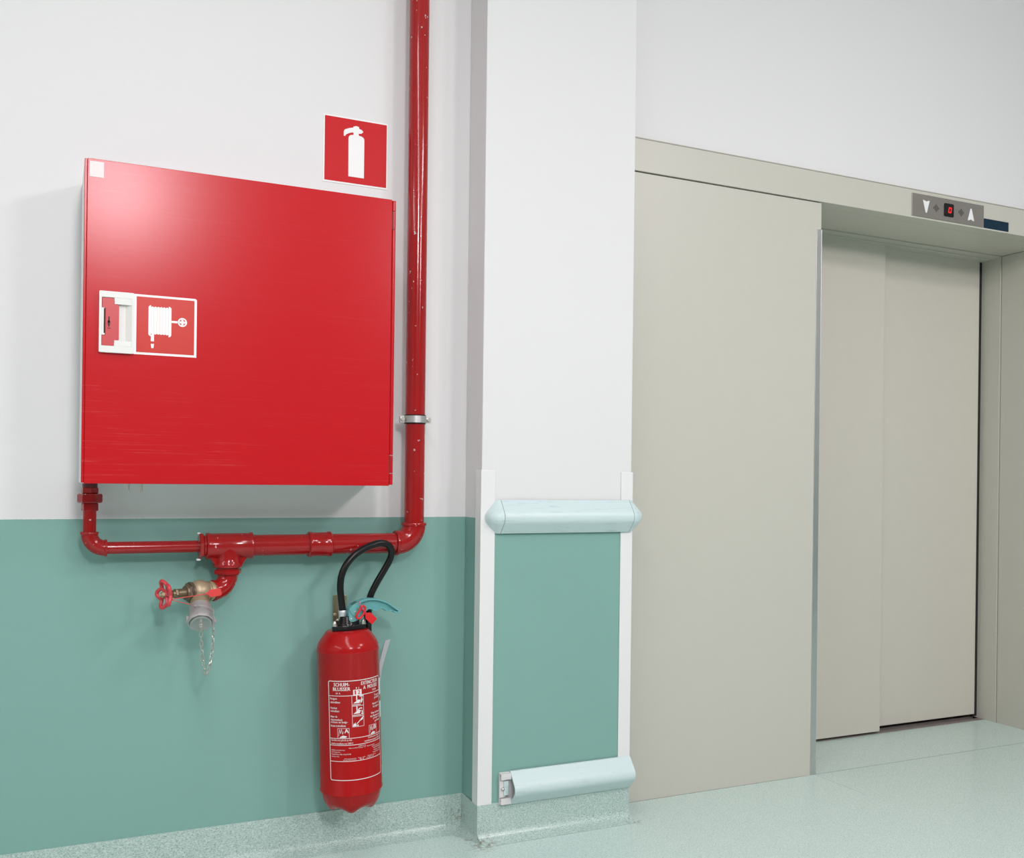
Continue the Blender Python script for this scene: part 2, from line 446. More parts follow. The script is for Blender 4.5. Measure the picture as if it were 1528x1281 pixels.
# white plastic corner guards on the pillar
def guard(xa, xb, side):
    m = MB(); t = 0.004
    m.box(xa, xb, PY-t, PY, 0.110, 1.124)
    m.box(xa if side < 0 else xb-t, xa+t if side < 0 else xb, PY-t+0.0002, PY+0.038, 0.110, 1.124)
    return m
struct('trim_1', guard(PX0-0.004, 1.2185, -1), M_GUARD, bevel=0.0015)
struct('trim_2', guard(1.663, PX1+0.004, 1), M_GUARD, bevel=0.0015)

# ================================================================== LIFT
# header casing and side panel
mb = MB(); mb.box(PX1, 4.12, -0.004, 0.06, OZ+0.001, 2.262); mb.box(OX0-0.05, OX1, 0.0605, 0.29, OZ+0.001, OZ+0.03)
struct('trim_3', mb, M_CREAM, bevel=0.0012)
mb = MB(); mb.box(PX1, 4.12, -0.005, 0.02, 2.2622, 2.2655)
struct('trim_10', mb, plain('sealant_grey', (0.42, 0.41, 0.36), 0.6, var=0.05))
mb = MB(); mb.box(PX1, OX0, 0.0005, 0.06, 0.0, OZ-0.003); mb.box(OX0-0.02, OX0, 0.05, 0.29, 0.0, OZ-0.001)
struct('trim_4', mb, M_CREAM, bevel=0.001)
mb = MB(); mb.box(PX1, OX0, 0.012, 0.05, OZ-0.004, OZ+0.002)
struct('trim_11', mb, M_DARK)
# right reveal and casing
mb = MB(); mb.box(OX1, 4.12, -0.004, 0.29, 0.0, OZ)
struct('trim_5', mb, M_CREAM, bevel=0.0012)
# inner frame around the doors
mb = MB(); mb.box(OX1-0.004, 4.05, 0.293, 0.47, 0.0, OZ+0.02); mb.box(OX0-0.3, OX1, 0.293, 0.40, OZ-0.004, OZ+0.03)
mb.box(OX0-0.3, OX1-0.004, 0.335, 0.40, OZ-0.010, OZ+0.02)
struct('trim_6', mb, M_CREAM, bevel=0.001)
# stainless corner strip
mb = MB(); mb.box(2.584, OX0+0.002, -0.002, 0.001, 0.0, 2.048); mb.box(OX0, OX0+0.002, -0.002, 0.024, 0, 2.048)
struct('trim_7', mb, M_STEEL, bevel=0.0006)
# doors
d = empty('door_1', (3.3, 0.38, 0.0)); d['kind'] = 'structure'
mb = MB(); mb.box(2.56, 3.2965, 0.352, 0.376, 0.010, OZ-0.004)
obj('door_leaf', mb, M_CREAM2, d, bevel=0.002)
mb = MB(); mb.box(3.24, 3.929, 0.388, 0.412, 0.020, OZ+0.01)
obj('door_leaf', mb, M_CREAM2, d, bevel=0.002)
mb = MB(); mb.box(3.928, 3.9512, 0.394, 0.430, 0.01, OZ)
obj('rubber_seal', mb, M_DARK, d)
mb = MB(); mb.box(OX0-0.05, OX1, 0.3525, 0.363, -0.05, 0.001)
mb.box(OX0-0.05, OX1, 0.372, 0.384, -0.05, 0.001); mb.box(OX0-0.05, OX1, 0.418, 0.46, -0.05, 0.0)
mb.box(OX0-0.05, OX1, 0.355, 0.46, -0.06, -0.02)
obj('sill', mb, plain('worn_aluminium_sill', (0.40, 0.36, 0.34), 0.45, 0.5, var=0.15), d)

# floor indicator
fi = tag(empty('floor_indicator', (3.265, -0.004, 2.159)), 'brushed metal lift floor indicator with white arrows and red digit', 'indicator')
mb = MB(); mb.box(3.063, 3.468, -0.007, -0.004, 2.1585, 2.2485); obj('plate', mb, M_PLATE, fi, bevel=0.0008)
mb = MB(); mb.prism([(3.1219,2.2272),(3.1300,2.2262),(3.1405,2.2228),(3.1500,2.2262),(3.1582,2.2272),(3.1435,2.1782),(3.1370,2.1782)], -0.0078, -0.006)
ar = obj('arrow', mb, M_SIGNWHITE, fi); ar['label'] = 'white arrow pointing down'
mb = MB(); mb.prism([(3.3955,2.2262),(3.3895,2.2262),(3.3740,2.1775),(3.3800,2.1770),(3.3922,2.1822),(3.4050,2.1770),(3.4110,2.1775)], -0.0078, -0.006)
ar = obj('arrow', mb, M_SIGNWHITE, fi); ar['label'] = 'white arrow pointing up'
for cx in (3.1952, 3.3362):
    mb = MB()
    for k, h in ((-2, .004), (-1, .010), (0, .0155), (1, .010), (2, .004)):
        mb.box(cx+k*0.0068-0.0014, cx+k*0.0068+0.0014, -0.0074, -0.006, 2.2032-h, 2.2032+h)
    obj('speaker_slots', mb, M_DARK, fi)
mb = MB(); mb.prism(rrect(3.2385, 3.2932, 2.1770, 2.2300, 0.006), -0.0085, -0.006)
scr = obj('screen', mb, M_BLACKPL, fi)
def sk(x, z): return (x + (z-2.204)*0.16, z)
mb = MB()
dx0, dx1, dz0, dz1, t = 3.2625, 3.2795, 2.1925, 2.2155, 0.0042
for x0, x1, z0, z1 in ((dx0, dx0+t, dz0+.001, 2.2034), (dx0, dx0+t, 2.2046, dz1-.001), (dx1-t, dx1, dz0+.001, 2.2034), (dx1-t, dx1, 2.2046, dz1-.001),
                       (dx0+.001, dx1-.001, dz0, dz0+t), (dx0+.001, dx1-.001, dz1-t, dz1)):
    mb.prism([sk(x0, z0), sk(x1, z0), sk(x1, z1), sk(x0, z1)], -0.0092, -0.0085)
obj('digit', mb, M_LED, scr)
mb = MB(); mb.box(3.4715, 3.619, -0.0052, -0.004, 2.1583, 2.1974)
tag(obj('blue_sticker', mb, M_BLUE), 'dark blue rectangular sticker on the lift header beside the floor indicator', 'sticker')

# ================================================================== BUMPER RAILS ON THE PILLAR
def rprof(z0, z1, o=0.040):
    H = z1-z0; zc = z0+H*0.47
    p = [(0.0, z0), (0.006, z0+0.0005)]
    # rounded apex between straight slopes
    A = Vector((0.006, z0+0.0005)); T = Vector((o+0.008, zc)); B = Vector((0.006, z1-0.0005))
    q0 = A.lerp(T, 0.58); q1 = B.lerp(T, 0.58)
    for i in range(11):
        t = i/10; p.append(tuple(q0*(1-t)**2 + T*(2*t*(1-t)) + q1*t*t))
    p += [(0.006, z1-0.0005), (0.0, z1)]
    return p
Z0, Z1 = 0.931, 1.034
rl = tag(empty('bumper_rail', (1.455, PY, Z0)), 'pale aqua bumper rail with both rounded ends, upper one on the pillar', 'rail')
P = rprof(Z0, Z1)
mb = MB(); mb.prism_x([(PY-0.005-o, z) for o, z in P], 1.2345, 1.6885, True); obj('cover', mb, M_RAIL, rl)
Ps = [(o*0.93, (Z0+Z1)/2+(z-(Z0+Z1)/2)*0.95) for o, z in P]
mb = MB(); mb.prism_x([(PY-0.0045-o, z) for o, z in Ps], 1.2300, 1.6930); obj('seam', mb, M_SEAM, rl)
for xs, sg in ((1.2328, -1), (1.6902, 1)):
    mb = MB(); n = len(P); K = 10; vs = []
    for k in range(K+1):
        a = PI/2*k/K
        for o, z in P:
            rr = o+0.005
            vs.append((xs + sg*rr*1.12*math.sin(a), PY-rr*math.cos(a)*1.0, z))
    fs = [(k*n+i, k*n+i+1, (k+1)*n+i+1, (k+1)*n+i) for k in range(K) for i in range(n-1)]
    mb.add(vs, fs, True); mb.add(vs[:n]+[(xs, PY, Z0), (xs, PY, Z1)], [tuple(list(range(n))+[n+1, n])])
    obj('end_cap', mb, M_RAIL, rl)
Z0, Z1 = 0.1035, 0.2050
rl = tag(empty('bumper_rail', (1.47, PY, Z0)), 'pale aqua bumper rail missing its left end cap, low on the pillar', 'rail')
P = rprof(Z0, Z1, 0.043)
IN = [(max(o-0.0035, 0.0), (Z0+Z1)/2+(z-(Z0+Z1)/2)*0.94) for o, z in P]
mb = MB(); n = len(P)
x0, x1 = 1.2775, 1.7045
v = [(x, PY-0.004-o, z) for x in (x0, x1) for Q in (P, IN) for o, z in Q]
f = []
for i in range(n-1):
    f += [(i, i+1, 2*n+i+1, 2*n+i), (n+i, 3*n+i, 3*n+i+1, n+i+1), (i, n+i, n+i+1, i+1), (2*n+i, 2*n+i+1, 3*n+i+1, 3*n+i)]
mb.add(v, f, True); obj('cover', mb, M_RAIL, rl)
mb = MB(); y = PY
mb.box(1.2425, 1.2770, y-0.004, y-0.0005, 0.106, 0.2025); mb.box(1.2765, 1.70, y-0.0035, y-0.0005, 0.112, 0.196)
mb.box(1.2425, 1.2770, y-0.018, y-0.002, 0.1975, 0.2015); mb.box(1.2425, 1.2770, y-0.018, y-0.002, 0.108, 0.1125)
mb.box(1.2425, 1.2770, y-0.019, y-0.016, 0.183, 0.2015); mb.box(1.2425, 1.2770, y-0.019, y-0.016, 0.108, 0.127)
mb.box(1.2415, 1.262, y-0.010, y-0.002, 0.127, 0.180)
obj('retainer', mb, M_ALU, rl, bevel=0.0008)
mb = MB(); mb.box(1.2545, 1.2700, y-0.014, y-0.006, 0.134, 0.178); obj('end_strip', mb, M_RAIL, rl, bevel=0.001)
mb = MB(); mb.lathe((1.252, y-0.010, 0.154), (-.25, -1, 0), [(0, .0055), (.004, .0052), (.0065, .0035), (.0075, .001)], 14); obj('screw', mb, M_NICKEL, rl)

# ================================================================== HOSE CABINET
cx0, cx1, cz0, cz1, cf = 0.0645, 0.8575, 1.0745, 1.868, -0.24
cb = tag(empty('hose_cabinet', ((cx0+cx1)/2, 0, cz0)), 'large square red metal fire hose cabinet mounted on the white wall', 'cabinet')
mb = MB(); mb.box(cx0, cx1-0.002, cf+0.022, -0.001, cz0, cz1-0.002); obj('body', mb, M_BODY, cb, bevel=0.002)
mb = MB(); mb.box(cx0+0.0065, cx1-0.0115, cf, cf+0.022, cz0, cz1); mb.box(cx0, cx0+0.006, cf+0.001, cf+0.022, cz0+0.002, cz1-0.001)
mb.box(cx0+0.005, cx1-0.008, cf+0.006, cf+0.021, cz0+0.002, cz1-0.002)
door = obj('door', mb, M_DOOR, cb, bevel=0.0012)
hx = cx1-0.0052
segs = [(cz0+0.003, 1.1085), (1.1100, 1.1585), (1.1600, 1.7845), (1.7860, 1.8360), (1.8375, cz1-0.002)]
for i, (a, b) in enumerate(segs):
    mb = MB(); mb.cyl((hx, cf+0.005, a), (hx, cf+0.005, b), 0.0055, 14)
    obj('hinge' if i in (1, 3) else 'hinge_bead', mb, M_DOOR, door)
M_GAP = plain('dark_red_gap', (0.10, 0.006, 0.006), 0.5, var=0.1)
for a, b in (segs[1], segs[3]):
    mb = MB(); mb.box(cx1-0.0135, cx1-0.0075, cf+0.0005, cf+0.003, a, b); obj('hinge_gap', mb, M_GAP, door)
# lock plate
y = cf
mb = MB(); mb.ring(rrect(.1003, .1803, 1.3960, 1.5462, .003), rrect(.1062, .1750, 1.4125, 1.5310, .001), y-0.010, y)
# fill around the latch opening and the finger recess
mb.prism([(.1345,1.531),(.175,1.531),(.175,1.5155),(.1355,1.5155)], y-0.0098, y)
mb.prism([(.1345,1.4125),(.1355,1.4268),(.175,1.4268),(.175,1.4125)], y-0.0098, y)
mb.box(.1062, .1136, y-0.0098, y, 1.4385, 1.5052)
mb.box(.1355, .162, y-0.0005, y+0.001, 1.4268, 1.5155)
mb.add([(.1615, y-0.0005, 1.4268), (.175, y-0.0098, 1.4268), (.175, y-0.0098, 1.5155), (.1615, y-0.0005, 1.5155)], [(0, 1, 2, 3)])
lk = obj('lock_plate', mb, M_PALEPLASTIC, door, bevel=0.0006)
mb = MB(); mb.prism([(.1068,1.5300),(.1325,1.5305),(.1348,1.5290),(.1356,1.5163),(.1440,1.5150),(.1458,1.5126),(.1458,1.4285),(.1442,1.4268),(.1360,1.4259),(.1350,1.4135),(.1330,1.4130),(.1068,1.4130),(.1068,1.4380),(.1145,1.4385),(.1145,1.5053),(.1068,1.5055)], y-0.0085, y)
lt = obj('latch', mb, M_DULLRED, lk, bevel=0.0008)
mb = MB(); mb.prism(circ(.1228, 1.4715, .0032, 16), y-0.0092, y-0.0075)
mb.box(.1215, .1241, y-0.0092, y-0.0075, 1.4595, 1.4840); mb.box(.1194, .1264, y-0.0091, y-0.0075, 1.4548, 1.4562)
mb.ring(circ(.1228, 1.4685, .0046, 14, -PI, 0.0), circ(.1228, 1.4685, .0040, 14, -PI, 0.0), y-0.0091, y-0.0075)
mb.box(.1110, .1136, y-0.0101, y-0.0095, 1.4430, 1.5040)
obj('keyhole', mb, M_DARK, lk)
# pictogram sticker with the hose reel
y = cf-0.0006
pts_o = [(.1807,1.5462),(.3262,1.5462),(.3299,1.5430),(.3299,1.3968),(.1807,1.3968)]
mb = MB(); mb.prism(pts_o, y-0.0002, cf); st = obj('reel_sticker', mb, M_SIGNWHITE, door)
mb = MB(); mb.box(.1864, .3240, y-0.0006, y, 1.4025, 1.5408); obj('red_field', mb, M_STICKRED, st)
mb = MB(); ya, yb = y-0.0011, y-0.0006
mb.prism([(.2200,1.5215),(.2165,1.5200),(.2143,1.5165),(.2143,1.4485),(.2165,1.4450),(.2200,1.4440)], ya, yb)
for k in range(6):
    xa = .2205+k*.00695
    mb.prism(rrect(xa, xa+.0062, 1.4490-.0004*(k % 2), 1.5183, .0028, 4), ya, yb)

mb.prism([(.2622,1.5210),(.2660,1.5195),(.2686,1.5160),(.2686,1.4480),(.2660,1.4450),(.2622,1.4438)], ya, yb)
mb.prism([(.2203,1.4475),(.2203,1.4313),(.2279,1.4313),(.2279,1.4500)], ya, yb)
mb.prism([(.2203,1.4250),(.2280,1.4250),(.2268,1.4143),(.2216,1.4143)], ya, yb)
mb.box(.2680, .2850, ya, yb, 1.4808, 1.4861)
mb.ring(circ(.2951, 1.4838, .0113, 24), circ(.2951, 1.4838, .0078, 24), ya, yb)
mb.box(.2880, .3022, ya, yb, 1.4812, 1.4864); mb.box(.2925, .2977, ya+.00015, yb, 1.4767, 1.4909)
obj('hose_reel_pictogram', mb, M_SIGNWHITE, st)
mb = MB(); mb.box(.2190, .2640, ya+.00025, yb, 1.4500, 1.5165); obj('coil_lines', mb, plain('pale_pink_print', (0.80, 0.55, 0.54), 0.4, var=0.02), st)
mb = MB(); mb.box(.0757, .1078, y-0.0002, cf, 1.8235, 1.8615)
s2 = obj('small_sticker', mb, plain('translucent_white_sticker', (0.80, 0.72, 0.71), 0.45, var=0.03), door); s2['label'] = 'small blank white sticker in the top left corner'
for bx in (.1755, .2065):
    mb = MB(); mb.cyl((bx, -0.20, cz0-0.001), (bx, -0.20, cz0-0.018), 0.0024, 10); mb.lathe((bx, -0.20, cz0-0.018), (0, 0, -1), [(0, .0028), (.002, .003), (.004, .0015)], 10)
    mb.hexn((bx, -0.20, cz0+0.001), (bx, -0.20, cz0-0.003), 0.0045)
    obj('stud', mb, M_NICKEL, cb)

# ================================================================== FIRE EXTINGUISHER SIGN
sg = tag(empty('extinguisher_sign', (.809, -0.001, 1.966)), 'red and white square sign showing an extinguisher, above the red cabinet', 'sign')
mb = MB(); mb.box(.7095, .9068, -0.002, 0.0, 1.9655, 2.1640); obj('backing', mb, M_SIGNWHITE, sg)
mb = MB(); mb.box(.7140, .9027, -0.0028, -0.0019, 1.9705, 2.1593); obj('red_field', mb, M_SIGNRED, sg)
mb = MB(); ya, yb = -0.0036, -0.0027
mb.prism([(.7858,1.9893),(.7850,2.1020),(.7862,2.1075),(.7890,2.1110),(.7930,2.1130),(.8000,2.1138),(.8000,2.1212),(.7930,2.1200),(.7862,2.1172),(.7790,2.1130),(.7760,2.1108),(.7752,2.1071),(.7705,2.1071),(.7705,2.1200),(.7718,2.1238),(.7745,2.1268),(.7860,2.1320),(.7990,2.1357),(.7997,2.1392),(.8040,2.1392),(.8045,2.1412),(.8120,2.1412),(.8125,2.1400),(.8165,2.1400),(.8170,2.1350),(.8249,2.1322),(.8300,2.1272),(.8240,2.1212),(.8155,2.1200),(.8164,2.1140),(.8240,2.1132),(.8300,2.1100),(.8326,2.1065),(.8332,2.1020),(.8332,1.9893)], ya, yb)
obj('extinguisher_pictogram', mb, M_SIGNWHITE, sg)

# ================================================================== FIRE PIPE
PYc, PZ, PXv = -0.06, 0.9035, 0.9845
fp = tag(empty('fire_pipe', (0.5, PYc, 0.87)), 'red painted fire water pipe with elbows and tee running under the cabinet', 'pipe')
mb = MB(); mb.cyl((PXv, PYc, 0.955), (PXv-0.003, PYc, CEIL), 0.0297, 40); obj('riser', mb, M_PIPE, fp)
def elbow(c0, d0, d1, R, r, rc, tc, mat=M_PIPE, nm='elbow', n=28):
    """start at c0 heading d0, turn towards d1 with bend radius R; collars radius rc"""
    c0 = Vector(c0); d0 = Vector(d0).normalized(); d1 = Vector(d1).normalized()
    path = []; K = 14
    for k in range(K+1):
        a = PI/2*k/K
        path.append(c0 + d0*(R*math.sin(a)) + d1*(R*(1-math.cos(a))))
    m = MB(); m.tube([c0-d0*0.004]+path+[path[-1]+d1*0.004], r, n)
    m.lathe(c0-d0*tc*0.6, d0, [(0, rc-.001), (.0015, rc), (tc-.002, rc), (tc, r)], n)
    e = path[-1]
    m.lathe(e+d1*tc*0.6, -d1, [(0, rc-.001), (.0015, rc), (tc-.002, rc), (tc, r)], n)
    return obj(nm, m, mat, fp), e
elbow((PXv-0.054, PYc, PZ), (1, 0, 0), (0, 0, 1), 0.054, 0.0345, 0.0375, 0.010)
mb = MB(); mb.cyl((0.505, PYc, PZ), (0.932, PYc, PZ), 0.0297, 40); obj('main_pipe', mb, M_PIPE, fp)
mb = MB(); mb.lathe((0.664, PYc, PZ), (1, 0, 0), [(0, .033), (.003, .0365), (.010, .0365), (.014, .0345), (.054, .0345), (.058, .0365), (.065, .0365), (.068, .033)], 40)
obj('coupling', mb, M_PIPE, fp)
# tee
mb = MB(); mb.lathe((0.383, PYc, PZ), (1, 0, 0), [(0, .033), (.002, .037), (.008, .037), (.012, .0352), (.115, .0352), (.119, .037), (.125, .037), (.127, .033)], 40)
mb.lathe((0.4435, PYc, PZ), (0, 0, -1), [(0, .0345), (.030, .0345), (.044, .0360), (.049, .0392), (.055, .0395), (.058, .0385), (.059, .034)], 36)
# webs between run and branch
for q in (-1, 1):
    mb.prism([(0.4435+q*.030, PZ-.050), (0.4435+q*.0375, PZ-.050), (0.4435+q*.041, PZ-.043), (0.4435+q*.048, PZ-.034), (0.4435+q*.058, PZ-.028), (0.4435+q*.030, PZ-.020)], PYc-.015, PYc+.015)
obj('tee', mb, M_PIPE, fp)
mb = MB(); mb.hexn((0.3655, PYc, PZ), (0.3765, PYc, PZ), 0.036, 0.3); mb.cyl((0.376, PYc, PZ), (0.385, PYc, PZ), 0.030)
obj('reducing_bush', mb, M_PIPE, fp)
for q in ((.3615, .3685, PYc-.004, PYc+.004, PZ+.0335, PZ+.038), (.3595, .3700, PYc-.006, PYc+.004, PZ-.0385, PZ-.0335)):
    mb = MB(); mb.box(*q); obj('paint_chip', mb, M_SIGNWHITE, fp, bevel=.001)
mb = MB(); mb.cyl((0.127, PYc, PZ), (0.368, PYc, PZ), 0.0163); obj('branch_pipe', mb, M_PIPE, fp)
e0 = (0.1294, PYc, PZ)
elbow(e0, (-1, 0, 0), (0, 0, 1), 0.0385, 0.0208, 0.0228, 0.008)
bx = 0.0909
mb = MB(); mb.cyl((bx, PYc, 0.938), (bx, PYc, 1.004), 0.0163); obj('branch_pipe', mb, M_PIPE, fp)
mb = MB(); mb.hexn((bx, PYc, 1.001), (bx, PYc, 1.022), 0.0212, 0.25); mb.hexn((bx, PYc, 1.0222), (bx, PYc, 1.0462), 0.0305, 0.12)
mb.hexn((bx, PYc, 1.0462), (bx, PYc, 1.0625), 0.0218, 0.4)
obj('union_nut', mb, M_PIPE, fp)
mb = MB(); mb.cyl((bx, PYc, 1.060), (bx, PYc, 1.078), 0.0185); obj('cabinet_inlet', mb, plain('dark_red_paint', (0.10, 0.006, 0.008), 0.4, var=0.2), fp)
# branch bush, elbow to the valve
mb = MB(); mb.cyl((0.4435, PYc, 0.846), (0.4435, PYc, 0.835), 0.031); mb.hexn((0.4435, PYc, 0.8385), (0.4435, PYc, 0.8265), 0.0385, 0.2)
obj('reducing_bush', mb, M_PIPE, fp)
A = Vector((-.93, -.37, 0)).normalized()
el, EE = elbow((0.4435, PYc, 0.825), (0, 0, -1), A, 0.042, 0.0262, 0.0292, 0.009)

# pipe clamp
cl = tag(empty('pipe_clamp', (PXv, PYc, 1.262)), 'shiny steel pipe clamp around the red riser beside the cabinet', 'clamp')
mb = MB(); zc = 1.272
def band(r0, r1, z0, z1):
    m = MB(); n = 40
    v = [(PXv-0.001+r*math.cos(2*PI*k/n), PYc+r*math.sin(2*PI*k/n), z) for z in (z0, z1) for r in (r0, r1) for k in range(n)]
    f = []
    for k in range(n):
        j = (k+1) % n
        f += [(n+k, n+j, 3*n+j, 3*n+k), (k, n+k, n+j, j), (2*n+k, 2*n+j, 3*n+j, 3*n+k), (k, j, 2*n+j, 2*n+k)]
    return m.add(v, f, True)
obj('rubber_lining', band(0.0295, 0.0325, zc-0.0135, zc+0.0135), M_RUBBER, cl)
obj('steel_band', band(0.0322, 0.0345, zc-0.0100, zc+0.0105), M_STEEL, cl)
for s_ in (-1, 1):
    mb = MB(); x = PXv-0.001+s_*0.0345
    mb.box(x, x+s_*0.014, PYc-0.006, PYc-0.002, zc-.010, zc+.010); mb.box(x, x+s_*0.014, PYc+0.002, PYc+0.006, zc-.010, zc+.010)
    obj('lug', mb, M_STEEL, cl, bevel=0.0008)
    mb = MB(); mb.cyl((x+s_*.007, PYc-.014, zc), (x+s_*.007, PYc+.012, zc), 0.003, 10); mb.hexn((x+s_*.007, PYc-.013, zc), (x+s_*.007, PYc-.006, zc), 0.0065)
    obj('bolt', mb, M_NICKEL, cl)
mb = MB(); mb.cyl((PXv, PYc+.034, zc), (PXv, 0.0, zc), 0.005, 12); mb.lathe((PXv, -0.004, zc), (0, 1, 0), [(0, .016), (.004, .017)], 20)
obj('stud', mb, M_STEEL, cl)

# ================================================================== HYDRANT VALVE
VB = EE + A*0.043
hv = tag(empty('hydrant_valve', EE), 'brass hydrant valve with red handwheel below the red pipe tee', 'valve')
mb = MB(); mb.lathe(EE-A*0.002, A, [(0, .0255), (.012, .0255), (.0125, .0272), (.019, .0272), (.0195, .024), (.026, .024)], 32)
pr = []
for i in range(13):
    a = -PI/2*0.82 + (PI*0.86)*i/12; pr.append((.043+.033*math.sin(a), .0325*math.cos(a)))
mb.lathe(EE, A, pr, 36)
OD = Vector((-.06, -.75, -.66)).normalized()
mb.lathe(VB, OD, [(0, .020), (.024, .0235), (.034, .0245), (.050, .0255), (.056, .0255)], 32)
obj('body', mb, M_BRASS, hv)
mb = MB(); mb.lathe(EE+A*.066, A, [(0, .026), (.001, .0285), (.006, .0285), (.007, .025), (.0085, .025)], 32); mb.hexn(EE+A*.0735, EE+A*.081, 0.0255, .3)
mb.lathe(EE+A*.081, A, [(0, .021), (.004, .019)], 28)
obj('bonnet', mb, M_BRASSD, hv)
mb = MB(); mb.lathe(EE+A*.083, A, [(0, .0145), (.003, .0145), (.004, .0125), (.024, .0125), (.025, .011), (.027, .011)], 28); mb.hexn(EE+A*.108, EE+A*.116, 0.0135, .1)
mb.lathe(EE+A*.116, A, [(0, .0105), (.006, .0095), (.007, .006), (.030, .0055)], 20)
obj('gland', mb, plain('brown_bronze', (0.26, 0.20, 0.13), 0.36, 0.7, var=0.25), hv)
# handwheel
WC = EE + A*0.143
_, WU, WV = frame(A)
mb = MB(); path = []; rad = []
for k in range(80):
    a = 2*PI*k/80; c = math.cos(5*a)
    r = 0.0315+0.0050*c
    path.append(WC + WU*(r*math.cos(a)) + WV*(r*math.sin(a)) + A*(0.003*c)); rad.append(0.0051)
mb.tube(path, rad, 12, closed=True)
for k in range(5):
    a = 2*PI*(k+.5)/5
    e_ = WU*math.cos(a)+WV*math.sin(a)
    mb.tube([WC-A*.004+e_*.006, WC-A*.004+e_*.017, WC-A*.002+e_*.028], [.0045, .0040, .0048], 10)
mb.lathe(WC-A*.010, A, [(0, .0085), (.002, .0095), (.009, .0095), (.011, .008)], 20)
obj('handwheel', mb, M_WHEEL, hv)
mb = MB(); mb.hexn(WC+A*.001, WC+A*.009, .0078, .2); mb.lathe(WC+A*.009, A, [(0, .0045), (.005, .0042), (.006, .003)], 14)
obj('wheel_nut', mb, M_BRASS, hv)
# coupling and cap on the outlet
def hump(a): return 1.0 + 0.0
mb = MB(); O0 = VB+OD*.054
mb.lathe(O0, OD, [(0, .0265), (.001, .0290), (.030, .0295), (.034, .0310), (.042, .0310)], 36)
_, U, V = frame(OD)
for k in range(2):
    a0 = PI*k - 2.05
    for j in range(9):
        aa = a0 + j*0.16; e_ = U*math.cos(aa)+V*math.sin(aa); e2 = U*math.cos(aa+.16)+V*math.sin(aa+.16)
        s0 = .0210+.0009*j
        vs = [O0+OD*s0+e_*.029, O0+OD*s0+e_*.0365, O0+OD*(s0+.0055)+e_*.0365, O0+OD*(s0+.0055)+e_*.029,
              O0+OD*(s0+.0007)+e2*.029, O0+OD*(s0+.0007)+e2*.0365, O0+OD*(s0+.0062)+e2*.0365, O0+OD*(s0+.0062)+e2*.029]
        mb.add(vs, [(0,1,2,3), (7,6,5,4), (0,4,5,1), (1,5,6,2), (2,6,7,3), (3,7,4,0)])
obj('coupling', mb, M_CAST, hv)
C0 = O0+OD*.040
mb = MB(); mb.lathe(C0, OD, [(0, .029), (.0015, .033), (.011, .034), (.0155, .0330), (.0165, .0315), (.0160, .0292), (.0120, .0287)], 36, rf=lambda a: 1+.02*math.cos(9*a))
for k in (0.2, 0.2+PI):
    e_ = U*math.cos(k)+V*math.sin(k); t_ = -U*math.sin(k)+V*math.cos(k)
    vs = [C0+OD*d_+e_*r_+t_*w_ for d_ in (.002, .014) for r_ in (.030, .0385) for w_ in (-.007, .007)]
    mb.add(vs, [(0,1,3,2), (4,6,7,5), (0,4,5,1), (2,3,7,6), (0,2,6,4), (1,5,7,3)])
cap = obj('cap', mb, M_CAST, hv)
mb = MB(); mb.lathe(C0+OD*.0150, OD, [(-.006, .0275), (.001, .0275), (.0045, .0275), (.0055, .0275), (.0060, .0235), (.0052, .0220), (.0052, .006)], 36)
obj('disc', mb, plain('polished_aluminium', (0.43, 0.45, 0.44), 0.3, 0.6, var=0.08), cap)
mb = MB(); KN = C0+OD*.0202
mb.lathe(KN, OD, [(0, .0055), (.003, .0055), (.004, .0035), (.007, .0045), (.010, .0045), (.012, .002)], 16)
obj('knob', mb, M_NICKEL, cap)
# retaining chain : links one by one
def link_mb():
    m = MB(); a_, b_ = .0040, .0036; path = []
    for k in range(16):
        t = 2*PI*k/16
        path.append((b_*math.cos(t)*1.0, 0, a_*math.sin(t) + (0.0038 if math.sin(t) > 0 else -0.0038)))
    return m.tube(path, .00120, 6, closed=True)
ring_mb = MB(); RP = VB+OD*.052+U*0+Vector((.026, -.018, .012))
RP = Vector((0.3905, -0.128, 0.7395))
path = [(RP.x+.006*math.cos(2*PI*k/20), RP.y+.003*math.sin(2*PI*k/20), RP.z-.006+.0085*math.sin(2*PI*k/20)) for k in range(20)]
ring_mb.tube(path, .0011, 8, closed=True)
chain = obj('chain', ring_mb, M_CHAIN, hv)
KE = KN+OD*.011
pts = smooth_path([KE, KE+Vector((.001, .004, -.03)), KE+Vector((.005, .008, -.075)), KE+Vector((.009, .010, -.102)), (0.3745, -0.155, 0.5705), (0.384, -0.150, 0.590),
                   (0.392, -0.143, 0.630), (0.3955, -0.137, 0.680), (0.397, -0.130, 0.723)], 30)
acc = 0; last = pts[0]; spots = []; nxt = .004
for p_ in pts[1:]:
    acc += (p_-last).length
    if acc >= nxt: spots.append((p_, (p_-last).normalized())); nxt += .0130
    last = p_
proto = None
for i, (p_, t_) in enumerate(spots):
    if proto is None:
        me_src = obj('link', link_mb(), M_CHAIN, chain, local=True); proto = me_src; o = me_src
    else:
        o = proto.copy(); C.objects.link(o); o.parent = chain
    q = t_.to_track_quat('Z', 'X')
    Mx = Matrix.Translation(p_) @ q.to_matrix().to_4x4() @ Matrix.Rotation((PI/2.4 if i % 2 else -0.25), 4, 'Z')
    o.matrix_local = WM[chain.name].inverted() @ Mx
